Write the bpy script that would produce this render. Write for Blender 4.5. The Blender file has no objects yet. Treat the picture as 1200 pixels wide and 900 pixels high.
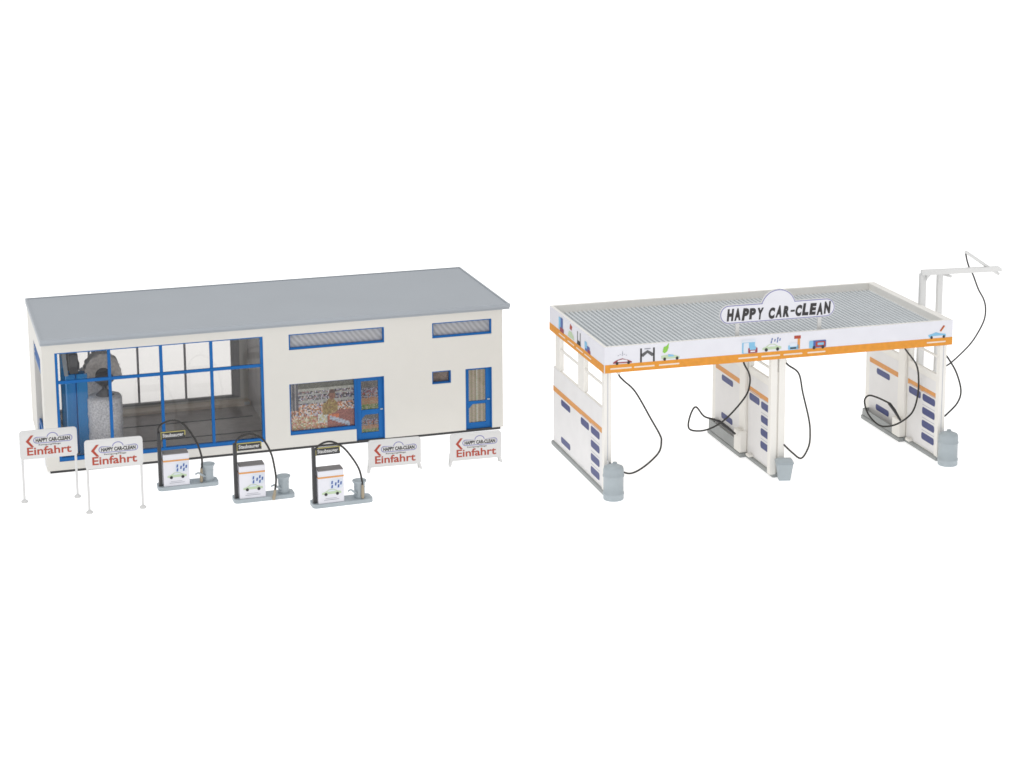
# Model-railway kit: car wash hall, wash bay, entrance signs and vacuum stations on a white ground with added glow.
# One Blender unit = 1 cm.
import bpy, bmesh, math, random
from mathutils import Vector, Matrix

S = bpy.context.scene
COL = S.collection
S.unit_settings.system = 'METRIC'
S.unit_settings.scale_length = 0.01
random.seed(7)
PI = math.pi

# ------------------------------------------------------------------ materials
MATS = {}
def mat(name, col, rough=.45, bump=0.0, bscale=6.0, var=0.03, vscale=1.2, metal=0.0, spec=0.5):
    m = bpy.data.materials.new(name); m.use_nodes = True
    nt = m.node_tree; b = nt.nodes['Principled BSDF']
    b.inputs['Roughness'].default_value = rough
    b.inputs['Metallic'].default_value = metal
    b.inputs['Specular IOR Level'].default_value = spec
    tc = nt.nodes.new('ShaderNodeTexCoord')
    n = nt.nodes.new('ShaderNodeTexNoise'); n.inputs['Scale'].default_value = vscale; n.inputs['Detail'].default_value = 5
    nt.links.new(tc.outputs['Object'], n.inputs['Vector'])
    mx = nt.nodes.new('ShaderNodeMix'); mx.data_type = 'RGBA'
    mx.inputs[6].default_value = (*[c * (1 - var) for c in col], 1)
    mx.inputs[7].default_value = (*[min(1, c * (1 + var)) for c in col], 1)
    mr = nt.nodes.new('ShaderNodeMapRange'); mr.inputs[1].default_value = .32; mr.inputs[2].default_value = .68
    nt.links.new(n.outputs['Fac'], mr.inputs[0]); nt.links.new(mr.outputs[0], mx.inputs[0])
    nt.links.new(mx.outputs[2], b.inputs['Base Color'])
    if bump:
        n2 = nt.nodes.new('ShaderNodeTexNoise'); n2.inputs['Scale'].default_value = bscale; n2.inputs['Detail'].default_value = 4
        nt.links.new(tc.outputs['Object'], n2.inputs['Vector'])
        bp = nt.nodes.new('ShaderNodeBump'); bp.inputs['Strength'].default_value = bump; bp.inputs['Distance'].default_value = .05
        nt.links.new(n2.outputs['Fac'], bp.inputs['Height']); nt.links.new(bp.outputs['Normal'], b.inputs['Normal'])
    MATS[name] = m
    return m

CREAM = mat('cream_plastic', (.69, .672, .63), .5, .10, 3.0, .008)
CREAM2 = mat('warm_white_plastic', (.82, .80, .76), .45, .08, 4.0, .012)
WHITE = mat('white_plastic', (.66, .66, .655), .4, .05, 5.0, .012)
CARD = mat('white_printed_card', (.745, .745, .80), .6, .04, 12.0, .02)
ROOFG = mat('grey_roof_plastic', (.365, .395, .43), .42, .08, 2.5, .015, .35)
CORR = mat('grey_corrugated_plastic', (.60, .63, .65), .4)
GREY = mat('grey_plastic', (.385, .435, .465), .45, .1, 8.0, .05)
DGREY = mat('dark_grey_plastic', (.10, .10, .105), .5, .1, 8)
FOOT = mat('footing_grey_plastic', (.30, .315, .315), .5, .15, 8, .06)
BLUE = mat('blue_plastic', (.006, .125, .40), .45, .05, 6, .06, spec=.25)
ORANGE = mat('orange_print', (.72, .285, .022), .55, 0, 1, .07, 5.0)
ORANGE2 = mat('dull_orange_print', (.68, .30, .075), .55, 0, 1, .06, 5)
NAVY = mat('navy_print', (.042, .055, .19), .5, 0, 1, .08, 6)
BLACK = mat('black_plastic', (.03, .03, .032), .4)
HOSE = mat('black_hose_rubber', (.022, .02, .018), .45)
INK = mat('black_ink', (.03, .028, .03), .6)
GREYINK = mat('grey_ink', (.30, .31, .36), .6)
RED = mat('red_print', (.40, .055, .028), .55)
LILAC = mat('lilac_print', (.22, .22, .45), .55)
FLOORM = mat('dark_hall_floor', (.38, .345, .33), .35, .1, 4, .12, 2.2)
BEIGE = mat('beige_inner_wall', (.74, .66, .57), .6, .1, 4)
INGREY = mat('grey_inner_wall', (.60, .575, .56), .6, .1, 4, .08)
FRAMEG = mat('grey_window_frame', (.36, .36, .37), .5)
BRUSH = mat('grey_brush_bristles', (.76, .715, .68), .9, 1.0, 22, .22, 9)
BRUSHL = mat('pale_brush_bristles', (.78, .775, .80), .9, 1.0, 16, .26, 13)
WBLUE = mat('bright_blue_plastic', (.015, .27, .66), .45, .05, 6, .06, spec=.25)
SIGNC = mat('sign_face_card', (.665, .66, .655), .6, .04, 12.0, .02)
GANTW = mat('gantry_plastic', (.73, .73, .725), .4, .05, 5, .012)
CARDW = mat('neutral_printed_card', (.78, .77, .77), .6, .04, 12.0, .02)
SKYP = mat('sky_blue_print', (.22, .50, .72), .55)
GREENP = mat('green_print', (.25, .55, .07), .55)
PALEG = mat('pale_green_print', (.50, .62, .42), .55)
MAROON = mat('maroon_print', (.30, .05, .07), .55)
YELLOW = mat('yellow_print', (.52, .46, .14), .55)
BRASS = mat('tan_nozzle', (.36, .30, .21), .45)
TAUPE = mat('taupe_top', (.185, .175, .175), .5)

def glass_mat(name, tint=(1, 1, 1), refl=.10, body=0.0, bodycol=(.3, .3, .3), streak=False):
    m = bpy.data.materials.new(name); m.use_nodes = True
    nt = m.node_tree; N = nt.nodes; L = nt.links
    for n in list(N): N.remove(n)
    out = N.new('ShaderNodeOutputMaterial')
    tr = N.new('ShaderNodeBsdfTransparent'); tr.inputs[0].default_value = (*tint, 1)
    gl = N.new('ShaderNodeBsdfGlossy'); gl.inputs['Roughness'].default_value = .03
    lw = N.new('ShaderNodeFresnel'); lw.inputs['IOR'].default_value = 1.3
    ml = N.new('ShaderNodeMath'); ml.operation = 'MULTIPLY'; ml.inputs[1].default_value = refl * 10
    L.new(lw.outputs[0], ml.inputs[0])
    mx = N.new('ShaderNodeMixShader'); L.new(ml.outputs[0], mx.inputs[0]); L.new(tr.outputs[0], mx.inputs[1]); L.new(gl.outputs[0], mx.inputs[2])
    last = mx
    if body:
        df = N.new('ShaderNodeBsdfPrincipled'); df.inputs['Roughness'].default_value = .35
        if streak:
            tc = N.new('ShaderNodeTexCoord'); mp = N.new('ShaderNodeMapping'); mp.inputs['Rotation'].default_value = (0, .7, 0); mp.inputs['Scale'].default_value = (1, 1, 1)
            L.new(tc.outputs['Object'], mp.inputs[0])
            ns = N.new('ShaderNodeTexWave'); ns.inputs['Scale'].default_value = 1.5; ns.inputs['Distortion'].default_value = 2.5; ns.inputs['Detail'].default_value = 3; L.new(mp.outputs[0], ns.inputs['Vector'])
            cr = N.new('ShaderNodeValToRGB'); cr.color_ramp.elements[0].position = .1; cr.color_ramp.elements[1].position = .9
            cr.color_ramp.elements[0].color = (*[c * .86 for c in bodycol], 1); cr.color_ramp.elements[1].color = (*[c * 1.16 for c in bodycol], 1)
            L.new(ns.outputs['Fac'], cr.inputs[0]); L.new(cr.outputs[0], df.inputs['Base Color'])
        else:
            df.inputs['Base Color'].default_value = (*bodycol, 1)
        m2 = N.new('ShaderNodeMixShader'); m2.inputs[0].default_value = body
        L.new(mx.outputs[0], m2.inputs[1]); L.new(df.outputs[0], m2.inputs[2]); last = m2
    L.new(last.outputs[0], out.inputs[0])
    MATS[name] = m
    return m
GLASS = glass_mat('clear_glazing', (.97, .97, .97), .12)
GLASSR = glass_mat('milky_glazing', (.80, .79, .78), .05)
FROST = glass_mat('streaky_grey_glazing', (.9, .9, .9), .08, .93, (.42, .42, .435), True)

def print_mat():
    m = bpy.data.materials.new('printed_colours'); m.use_nodes = True
    nt = m.node_tree; b = nt.nodes['Principled BSDF']; b.inputs['Roughness'].default_value = .5
    a = nt.nodes.new('ShaderNodeAttribute'); a.attribute_name = 'print'
    nt.links.new(a.outputs['Color'], b.inputs['Base Color'])
    return m
PRINT = print_mat()

# ------------------------------------------------------------------ mesh builder
class MB:
    def __init__(self): self.v = []; self.f = []; self.m = []; self.s = []; self.mats = []
    def mi(self, m):
        if m not in self.mats: self.mats.append(m)
        return self.mats.index(m)
    def add(self, vs, fs, m, smooth=False):
        b = len(self.v); self.v += [tuple(x) for x in vs]; k = self.mi(m)
        for f in fs: self.f.append(tuple(b + i for i in f)); self.m.append(k); self.s.append(smooth)
        return self
    def box(self, x0, x1, y0, y1, z0, z1, m):
        vs = [(x, y, z) for z in (z0, z1) for y in (y0, y1) for x in (x0, x1)]
        return self.add(vs, [(0, 2, 3, 1), (4, 5, 7, 6), (0, 1, 5, 4), (2, 6, 7, 3), (0, 4, 6, 2), (1, 3, 7, 5)], m)
    def prism(self, pts, o, ex, ey, t, m, side=None):
        """2-D outline (counter-clockwise seen from the front) in the frame o, ex, ey; thickness t goes backwards"""
        o, ex, ey = Vector(o), Vector(ex), Vector(ey); n = ex.cross(ey).normalized()
        a = [o + ex * p[0] + ey * p[1] for p in pts]; N = len(a)
        self.add(a, [tuple(range(N))], m)
        if t:
            b = [p - n * t for p in a]
            vs = a + b
            self.add(vs, [(i, N + i, N + (i + 1) % N, (i + 1) % N) for i in range(N)], side or m)
            self.add(b, [tuple(range(N - 1, -1, -1))], side or m)
        return self
    def flat(self, pts, fr, m, lift=0.0):
        o, ex, ey = fr; n = Vector(ex).cross(Vector(ey)).normalized()
        a = [Vector(o) + Vector(ex) * p[0] + Vector(ey) * p[1] + n * lift for p in pts]
        return self.add(a, [tuple(range(len(a)))], m)
    def tube(self, pts, r, m, seg=8, smooth=True, caps=True):
        pts = [Vector(p) for p in pts]; n = len(pts)
        rs = r if isinstance(r, (list, tuple)) else [r] * n
        up = Vector((0, 0, 1)); vs = []
        t0 = (pts[1] - pts[0]).normalized()
        side = t0.cross(up)
        if side.length < 1e-3: side = Vector((1, 0, 0))
        side.normalize()
        for i, p in enumerate(pts):
            t = (pts[min(i + 1, n - 1)] - pts[max(i - 1, 0)]).normalized()
            side = (side - t * side.dot(t)).normalized(); w = t.cross(side)
            for k in range(seg):
                a = 2 * PI * k / seg
                vs.append(p + (side * math.cos(a) + w * math.sin(a)) * rs[i])
        fs = [(i * seg + k, i * seg + (k + 1) % seg, (i + 1) * seg + (k + 1) % seg, (i + 1) * seg + k) for i in range(n - 1) for k in range(seg)]
        self.add(vs, fs, m, smooth)
        if caps:
            self.add(vs[:seg], [tuple(range(seg - 1, -1, -1))], m); self.add(vs[-seg:], [tuple(range(seg))], m)
        return self
    def lathe(self, prof, c, m, seg=28, axis='z', cap=True, smooth=True):
        def P(r, h, a):
            x, y = r * math.cos(a), r * math.sin(a)
            if axis == 'z': return (c[0] + x, c[1] + y, c[2] + h)
            return (c[0] + x, c[1] + h, c[2] + y)
        vs = [P(r, h, 2 * PI * k / seg) for r, h in prof for k in range(seg)]
        n = len(prof)
        fs = [(i * seg + k, i * seg + (k + 1) % seg, (i + 1) * seg + (k + 1) % seg, (i + 1) * seg + k) for i in range(n - 1) for k in range(seg)]
        self.add(vs, fs, m, smooth)
        if cap:
            self.add(vs[:seg], [tuple(range(seg - 1, -1, -1))], m); self.add(vs[-seg:], [tuple(range(seg))], m)
        return self
    def text(self, body, fr, width, m, height=None, bold=0.0, shear=0.0, lift=.006, at=(0, 0), align='l'):
        vs, fs = text_mesh(body, bold, shear)
        x0 = min(v[0] for v in vs); x1 = max(v[0] for v in vs); y0 = 0; y1 = max(v[1] for v in vs)
        sx = width / (x1 - x0); sy = sx if height is None else height / y1
        o, ex, ey = [Vector(q) for q in fr]; n = ex.cross(ey).normalized()
        dx = at[0] - (width / 2 if align == 'c' else 0)
        self.add([o + ex * ((v[0] - x0) * sx + dx) + ey * (v[1] * sy + at[1]) + n * lift for v in vs], fs, m)
        return self
    def build(self, name, parent=None, bevel=0.0, loc=None):
        me = bpy.data.meshes.new(name)
        vs = self.v
        if loc: vs = [(v[0] - loc[0], v[1] - loc[1], v[2] - loc[2]) for v in vs]
        me.from_pydata(vs, [], self.f)
        for m in self.mats: me.materials.append(m)
        for p, k, s in zip(me.polygons, self.m, self.s): p.material_index = k; p.use_smooth = s
        me.update()
        o = bpy.data.objects.new(name, me); COL.objects.link(o)
        if loc: o.location = loc
        if parent: o.parent = parent
        if bevel:
            b = o.modifiers.new('bevel', 'BEVEL'); b.width = bevel; b.segments = 2; b.limit_method = 'ANGLE'; b.angle_limit = math.radians(40)
        return o

_T = {}
def text_mesh(body, bold, shear):
    k = (body, bold, shear)
    if k not in _T:
        c = bpy.data.curves.new('lettering_curve', 'FONT'); c.body = body; c.size = 1; c.offset = bold; c.shear = shear
        c.resolution_u = 3
        o = bpy.data.objects.new('lettering_tmp', c); COL.objects.link(o)
        bpy.context.view_layer.update()
        me = o.evaluated_get(bpy.context.evaluated_depsgraph_get()).to_mesh()
        _T[k] = ([tuple(v.co) for v in me.vertices], [tuple(p.vertices) for p in me.polygons])
        bpy.data.objects.remove(o); bpy.data.curves.remove(c)
    return _T[k]

def empty(name, label, cat, loc=(0, 0, 0), rz=0, group=None):
    o = bpy.data.objects.new(name, None); COL.objects.link(o)
    o.location = loc; o.rotation_euler = (0, 0, rz); o.empty_display_size = .3
    o['label'] = label; o['category'] = cat
    if group: o['group'] = group
    return o
def tag(o, label, cat, group=None):
    o['label'] = label; o['category'] = cat
    if group: o['group'] = group
    return o
def pose_xy(pose, u, d, z=0):
    X, Y, a = pose
    return (X + u * math.cos(a) - d * math.sin(a), Y + u * math.sin(a) + d * math.cos(a), z)

def spline(pts, n=6):
    pts = [Vector(p) for p in pts]; out = []
    for i in range(len(pts) - 1):
        p0, p1, p2, p3 = pts[max(i - 1, 0)], pts[i], pts[i + 1], pts[min(i + 2, len(pts) - 1)]
        for k in range(n):
            t = k / n
            out.append(.5 * ((2 * p1) + (p2 - p0) * t + (2 * p0 - 5 * p1 + 4 * p2 - p3) * t * t + (3 * p1 - p0 - 3 * p2 + p3) * t ** 3))
    out.append(pts[-1]); return out

def rrect(x0, x1, y0, y1, r, n=4):
    out = []
    for cx, cy, a0 in ((x1 - r, y0 + r, -PI / 2), (x1 - r, y1 - r, 0), (x0 + r, y1 - r, PI / 2), (x0 + r, y0 + r, PI)):
        for k in range(n + 1):
            a = a0 + PI / 2 * k / n; out.append((cx + r * math.cos(a), cy + r * math.sin(a)))
    return out
def circ(cx, cy, rx, ry=None, n=16, a0=0, a1=2 * PI):
    ry = ry or rx
    full = abs(a1 - a0 - 2 * PI) < 1e-6
    return [(cx + rx * math.cos(a0 + (a1 - a0) * k / (n if full else n - 1)), cy + ry * math.sin(a0 + (a1 - a0) * k / (n if full else n - 1))) for k in range(n)]

def holed_wall(name, x0, x1, z0, z1, holes, t, m, parent, axis='y', pos=0.0, inner=None, bevel=0.0):
    """wall in the plane y=pos (outer face) going to y=pos+t; axis 'x': plane x=pos, running along y"""
    xs = sorted({x0, x1, *[h[0] for h in holes], *[h[1] for h in holes]})
    zs = sorted({z0, z1, *[h[2] for h in holes], *[h[3] for h in holes]})
    xs = [x for x in xs if x0 <= x <= x1]; zs = [z for z in zs if z0 <= z <= z1]
    solid = lambda i, j: 0 <= i < len(xs) - 1 and 0 <= j < len(zs) - 1 and not any(h[0] < (xs[i] + xs[i + 1]) / 2 < h[1] and h[2] < (zs[j] + zs[j + 1]) / 2 < h[3] for h in holes)
    b = MB(); idx = {}
    def P(i, j, k):
        y = pos + (t if k else 0)
        return (xs[i], y, zs[j]) if axis == 'y' else (y, xs[i], zs[j])
    verts = []
    def V(i, j, k):
        if (i, j, k) not in idx: idx[(i, j, k)] = len(verts); verts.append(P(i, j, k))
        return idx[(i, j, k)]
    fo, fi = [], []
    for i in range(len(xs) - 1):
        for j in range(len(zs) - 1):
            if not solid(i, j): continue
            fo.append((V(i, j, 0), V(i + 1, j, 0), V(i + 1, j + 1, 0), V(i, j + 1, 0)))
            fi.append((V(i, j, 1), V(i, j + 1, 1), V(i + 1, j + 1, 1), V(i + 1, j, 1)))
            for (di, dj, a, c) in ((0, -1, (0, 0), (1, 0)), (0, 1, (1, 1), (0, 1)), (-1, 0, (0, 1), (0, 0)), (1, 0, (1, 0), (1, 1))):
                if not solid(i + di, j + dj):
                    fo.append((V(i + a[0], j + a[1], 0), V(i + a[0], j + a[1], 1), V(i + c[0], j + c[1], 1), V(i + c[0], j + c[1], 0)))
    if axis == 'x': fo = [f[::-1] for f in fo]; fi = [f[::-1] for f in fi]
    k0, k1 = b.mi(m), b.mi(inner or m)
    b.v = verts; b.f = fo + fi; b.m = [k0] * len(fo) + [k1] * len(fi); b.s = [False] * len(b.f)
    return b.build(name, parent, bevel)

def ring(b, x0, x1, z0, z1, y0, y1, w, m, wb=None, wt=None):
    """rectangular frame lining an opening"""
    wb = w if wb is None else wb; wt = w if wt is None else wt
    b.box(x0, x0 + w, y0, y1, z0, z1, m); b.box(x1 - w, x1, y0, y1, z0, z1, m)
    b.box(x0 + w, x1 - w, y0, y1, z0, z0 + wb, m); b.box(x0 + w, x1 - w, y0, y1, z1 - wt, z1, m)
    return b

def picture(name, x0, x1, z0, z1, y, nx, nz, fn, parent):
    """a flat printed card: a fine grid of coloured cells"""
    vs = [(x0 + (x1 - x0) * i / nx, y, z0 + (z1 - z0) * j / nz) for j in range(nz + 1) for i in range(nx + 1)]
    vs += [(x0, y + .03, z0), (x1, y + .03, z0), (x1, y + .03, z1), (x0, y + .03, z1)]
    fs = [(j * (nx + 1) + i, j * (nx + 1) + i + 1, (j + 1) * (nx + 1) + i + 1, (j + 1) * (nx + 1) + i) for j in range(nz) for i in range(nx)]
    cols = [fn((i + .5) / nx, (j + .5) / nz) for j in range(nz) for i in range(nx)]
    B = len(vs) - 4; fs.append((B + 3, B + 2, B + 1, B)); cols.append((.6, .6, .6))
    me = bpy.data.meshes.new(name); me.from_pydata(vs, [], fs); me.materials.append(PRINT)
    at = me.color_attributes.new('print', 'FLOAT_COLOR', 'CORNER')
    for p, c in zip(me.polygons, cols):
        for li in p.loop_indices: at.data[li].color = (*c, 1)
    o = bpy.data.objects.new(name, me); COL.objects.link(o); o.parent = parent
    return o

# ------------------------------------------------------------------ the white ground
gm = bpy.data.materials.new('glowing_white_ground'); gm.use_nodes = True
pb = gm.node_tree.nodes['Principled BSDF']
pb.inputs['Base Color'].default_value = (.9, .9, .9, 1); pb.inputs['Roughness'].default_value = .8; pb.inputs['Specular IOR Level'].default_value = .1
pb.inputs['Emission Color'].default_value = (1, 1, 1, 1); pb.inputs['Emission Strength'].default_value = .52   # added glow: keeps the ground pure white and washes out shadows
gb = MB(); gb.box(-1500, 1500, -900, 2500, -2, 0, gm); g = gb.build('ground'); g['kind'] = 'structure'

# ================================================================== CAR WASH HALL
BPOSE = (-23.873, 87.735, .33256)
W, D, H = 21.5, 8.70, 5.96
hall = empty('car_wash_building', 'long cream hall with flat grey roof, blue framed windows and a shop', 'building', pose_xy(BPOSE, 0, 0), BPOSE[2])
BIG = (.55, 9.92, .52, 5.58); ST1 = (11.13, 15.67, 4.82, 5.57); ST2 = (18.01, 20.95, 4.81, 5.555)
SM = (17.98, 18.91, 2.55, 3.18); DR = (19.63, 20.95, .12, 3.16); SH = (11.1, 14.25, .70, 3.18); SD = (14.25, 15.63, .12, 3.18)
TW = .3
holed_wall('front_wall', 0, W, .12, H, [BIG, ST1, ST2, SM, DR, SH, SD], TW, CREAM, hall, inner=BEIGE, bevel=.025)
RB = (.62, 10.2, .38, 5.3)
holed_wall('rear_wall', TW, W - TW, .12, H, [RB], TW, CREAM, hall, pos=D - TW, inner=CREAM)
holed_wall('side_wall', TW, D, .12, H, [(1.2, 5.2, .12, 5.05)], TW, CREAM, hall, axis='x', pos=0, inner=BEIGE)
holed_wall('side_wall', TW, D, .12, H, [], TW, CREAM, hall, axis='x', pos=W - TW, inner=BEIGE)
b = MB(); b.box(.13, W - .13, .045, D - .05, 0, .12, BLACK); b.build('plinth', hall)
b = MB(); b.box(TW, W - TW, TW, D - TW, .12, .16, FLOORM)
b.box(.6, 10.3, 5.55, 5.68, .16, .175, BLACK); b.box(.6, 10.3, 3.0, 3.1, .16, .175, BLACK)
b.box(TW + .02, 10.58, 7.55, D - TW - .01, .16, .30, BEIGE)
b.build('floor', hall)
b = MB(); b.box(10.6, 10.75, TW, D - TW, .16, H, INGREY); b.build('partition_wall', hall)
b = MB(); b.box(10.2, 10.45, 7.2, 7.35, .30, .42, WHITE); b.build('floor_socket', hall)

# roof slab with raised rim
b = MB()
b.box(-.06, W + .36, -.03, D + .02, H, H + .235, ROOFG)
b.box(-.06, W + .36, -.03, .06, H + .235, H + .285, ROOFG); b.box(-.06, W + .36, D - .06, D + .02, H + .235, H + .27, ROOFG)
b.box(-.06, .05, .06, D - .06, H + .235, H + .285, ROOFG); b.box(W + .26, W + .36, .06, D - .06, H + .235, H + .27, ROOFG)
b.box(-.06, W + .36, -.15, -.032, H + .13, H + .287, ROOFG)
b.build('roof', hall, .03)

def win(name, o, frame_w, y0, y1, pane_y, glass, bars=(), wb=None, wt=None, fm=BLUE):
    b = MB(); ring(b, *o, y0, y1, frame_w, fm, wb, wt)
    for q in bars: b.box(*q, fm)
    f = b.build(name, hall, .012)
    p = MB(); p.box(o[0] + frame_w * .5, o[1] - frame_w * .5, pane_y, pane_y + .02, o[2] + .04, o[3] - .03, glass); p.build('pane', f)
    return f
x0, x1, z0, z1 = BIG
bars = [(c - .07, c + .07, .055, .185, z0 + .14, z1 - .05) for c in (2.94, 5.26, 7.54)] + [(x0 + .1, x1 - .1, .04, .17, 4.125, 4.265)]
win('hall_window', BIG, .125, .02, .28, .12, GLASS, bars, wb=.17, wt=.05)
win('strip_window', ST1, .06, .03, .29, .20, FROST, wb=.09, wt=.05)
win('strip_window', ST2, .06, .03, .29, .20, FROST, wb=.09, wt=.05)
f = win('toilet_window', SM, .05, .03, .29, .24, GLASS, wb=.06)
def curtain(s, t):
    k = math.sin(s * 26) * .5 + .5
    c = (.40 + .2 * k, .33 + .18 * k, .24 + .17 * k)
    if .44 < s < .56: c = (.7, .7, .64)
    if random.random() < .25: c = (c[0] * .85, c[1] * .95, c[2] * .8)
    return c
def brown(s, t):
    r = random.uniform(.8, 1.2); return (.26 * r, .19 * r, .15 * r)
picture('print_card', SM[0] + .05, SM[1] - .05, SM[2] + .06, SM[3] - .05, .27, 8, 6, brown, f)

def shop(s, t):
    r = random.Random(int(s * 54) * 131 + int(t * 36) * 7919)
    j = r.uniform(.72, 1.15)
    if ((s - .655) / .055) ** 2 + ((t - .695) / .105) ** 2 < 1:                       # seller: head
        c = (.27, .14, .105) if t < .715 and abs(s - .66) < .05 else (.15, .10, .085)
    elif .50 < s < .74 and .27 < t < .62 and t < .64 - abs(s - .64) * 1.1 and t > .27 + max(0, s - .62) * .6:   # ochre coat
        c = r.choice([(.36, .27, .11), (.30, .22, .09), (.40, .31, .15), (.26, .16, .09)])
    elif .62 < s < .92 and abs(t - (.20 - (s - .64) * .55)) < .045: c = (.42, .46, .54)   # pale paper
    elif .60 < s < .76 and .18 < t < .29: c = (.56, .17, .07)
    elif s > .58 and t < .36 - max(0, .66 - s) * 1.5: c = (.30, .115, .095)         # counter
    elif .42 < s < .62 and .12 < t < .30: c = r.choice([(.55, .58, .56), (.45, .48, .36), (.50, .42, .20), (.62, .62, .60)])
    elif s < .13 and t > .42: c = (.11, .105, .12) if int(s * 54) % 3 != 1 else (.34, .32, .31)
    elif t > .86: c = (.13, .13, .11)
    elif t > .80: c = (.40, .40, .36)
    elif t > .52:
        c = r.choice([(.10, .09, .10), (.36, .34, .40), (.52, .49, .50), (.26, .14, .15), (.16, .15, .22), (.36, .33, .28), (.05, .05, .055), (.20, .19, .18)])
        if int(t * 36) in (20, 21, 26): c = (.38, .38, .36)
    elif t > .28: c = r.choice([(.55, .28, .18), (.60, .46, .36), (.32, .14, .10), (.66, .62, .60), (.38, .38, .50), (.56, .24, .10), (.12, .09, .08), (.60, .50, .44)])
    else: c = r.choice([(.50, .22, .12), (.48, .38, .22), (.56, .48, .36), (.34, .33, .17), (.42, .15, .13), (.64, .58, .48), (.56, .30, .22)])
    j *= 1.38
    return tuple(min(.85, q * j) for q in c)
def doorprint(s, t):
    r = random.Random(int(s * 15) * 131 + int(t * 36) * 919)
    if t > .75: return r.choice([(.16, .15, .14), (.22, .20, .18), (.12, .11, .11)])
    if t > .55: return r.choice([(.12, .10, .14), (.32, .08, .09), (.35, .36, .42), (.18, .17, .20)])
    if t > .40: return r.choice([(.34, .35, .42), (.42, .17, .09), (.06, .05, .05), (.25, .24, .28)])
    if t > .18: return r.choice([(.46, .20, .11), (.40, .24, .14), (.44, .34, .22)])
    return r.choice([(.16, .28, .07), (.26, .30, .12), (.12, .20, .06), (.40, .36, .26)])
b = MB(); ring(b, *SH, .03, .29, .05, BLUE, .16, .02)
f = b.build('shop_window', hall, .01)
picture('shop_picture', SH[0] + .05, SH[1] - .05, SH[2] + .16, SH[3] - .02, .20, 54, 36, shop, f)
b = MB(); b.box(SH[0] + .05, SH[1] - .05, .16, .17, SH[2] + .16, SH[3] - .02, GLASS); b.build('pane', f)

def door(name, o, panes, y0, fn, cut):
    d = MB(); x0, x1, z0, z1 = o
    xs0, xs1 = panes[0][0], panes[0][1]
    d.box(x0, xs0, y0, y0 + .1, z0, z1, BLUE); d.box(xs1, x1, y0, y0 + .1, z0, z1, BLUE)
    prev = z0
    for p in sorted(panes, key=lambda p: p[2]):
        d.box(xs0, xs1, y0, y0 + .1, prev, p[2], BLUE); prev = p[3]
    d.box(xs0, xs1, y0, y0 + .1, prev, z1, BLUE)
    # clipped upper corner of the lower light
    lo = min(panes, key=lambda p: p[2])
    d.prism([(lo[0], lo[3] - .2), (lo[0] + .2, lo[3]), (lo[0], lo[3])], (0, y0 + .012, 0), (1, 0, 0), (0, 0, 1), .08, BLUE)
    d.box(x1 - .05, x1, .03, y0, z0, z1, BLUE); d.box(x0, x0 + .04, .03, y0, z0, z1, BLUE)
    o_ = d.build(name, hall, .012)
    for p in panes:
        picture('door_picture' if fn is doorprint else 'curtain', p[0], p[1], p[2], p[3], y0 + .06, 15, int(36 * (p[3] - p[2]) / 1.5), fn, o_)
        g_ = MB(); g_.box(p[0], p[1], y0 + .035, y0 + .045, p[2], p[3], GLASS); g_.build('pane', o_)
    k = MB(); k.box(xs1 + .08, xs1 + .2, y0 - .05, y0, (z0 + z1) / 2 - .12, (z0 + z1) / 2 - .06, GREY); k.build('handle', o_)
    return o_
door('shop_door', SD, [(14.53, 15.36, 1.57, 2.98), (14.53, 15.36, .45, 1.33)], .12, doorprint, True)
door('service_door', DR, [(19.82, 20.66, 1.50, 3.06), (19.82, 20.66, .43, 1.35)], .12, curtain, True)

# rear glazing
b = MB(); ring(b, *RB, D - .28, D - .04, .3, FRAMEG, .12, .08)
b.box(RB[1] - .42, RB[1] - .3, D - .26, D - .06, RB[2] + .12, RB[3] - .08, FRAMEG)
for x in (2.82, 5.17, 7.49): b.box(x - .05, x + .05, D - .24, D - .08, RB[2] + .12, RB[3] - .08, FRAMEG)
f = b.build('rear_window', hall, .01)
b = MB(); b.box(RB[0] + .2, RB[1] - .2, D - .17, D - .15, RB[2] + .08, RB[3] - .05, GLASSR); b.build('pane', f)
b = MB(); b.box(.06, .26, 1.2, 5.2, 4.1, 5.05, BLUE)
for z in (4.3, 4.5, 4.7, 4.9): b.box(.03, .06, 1.2, 5.2, z, z + .1, BLUE)
b.box(.30, .55, 1.3, 5.1, 4.55, 5.2, BLUE)
b.build('roller_shutter', hall, .01)
b = MB(); b.box(.04, .26, 1.2, 2.2, .75, 1.35, BLUE); b.box(.10, .2, 2.2, 5.2, .95, 1.15, BLUE); b.box(.08, .22, 1.25, 1.5, .1, .75, BLUE); b.box(.08, .22, 4.95, 5.2, .1, .95, BLUE)
b.build('entry_barrier', hall, .02)
# faint poster on the partition
b = MB(); b.box(10.57, 10.6, 1.2, 3.6, 4.1, 5.6, GREY)
for k in range(3): b.flat([(0, 0), (.55, .9), (.7, .9), (.18, 0)], ((10.565, 3.0 - k * .5, 4.4), (0, -1, 0), (0, 0, 1)), RED if k == 1 else GREYINK)
b.build('poster', hall)

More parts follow.
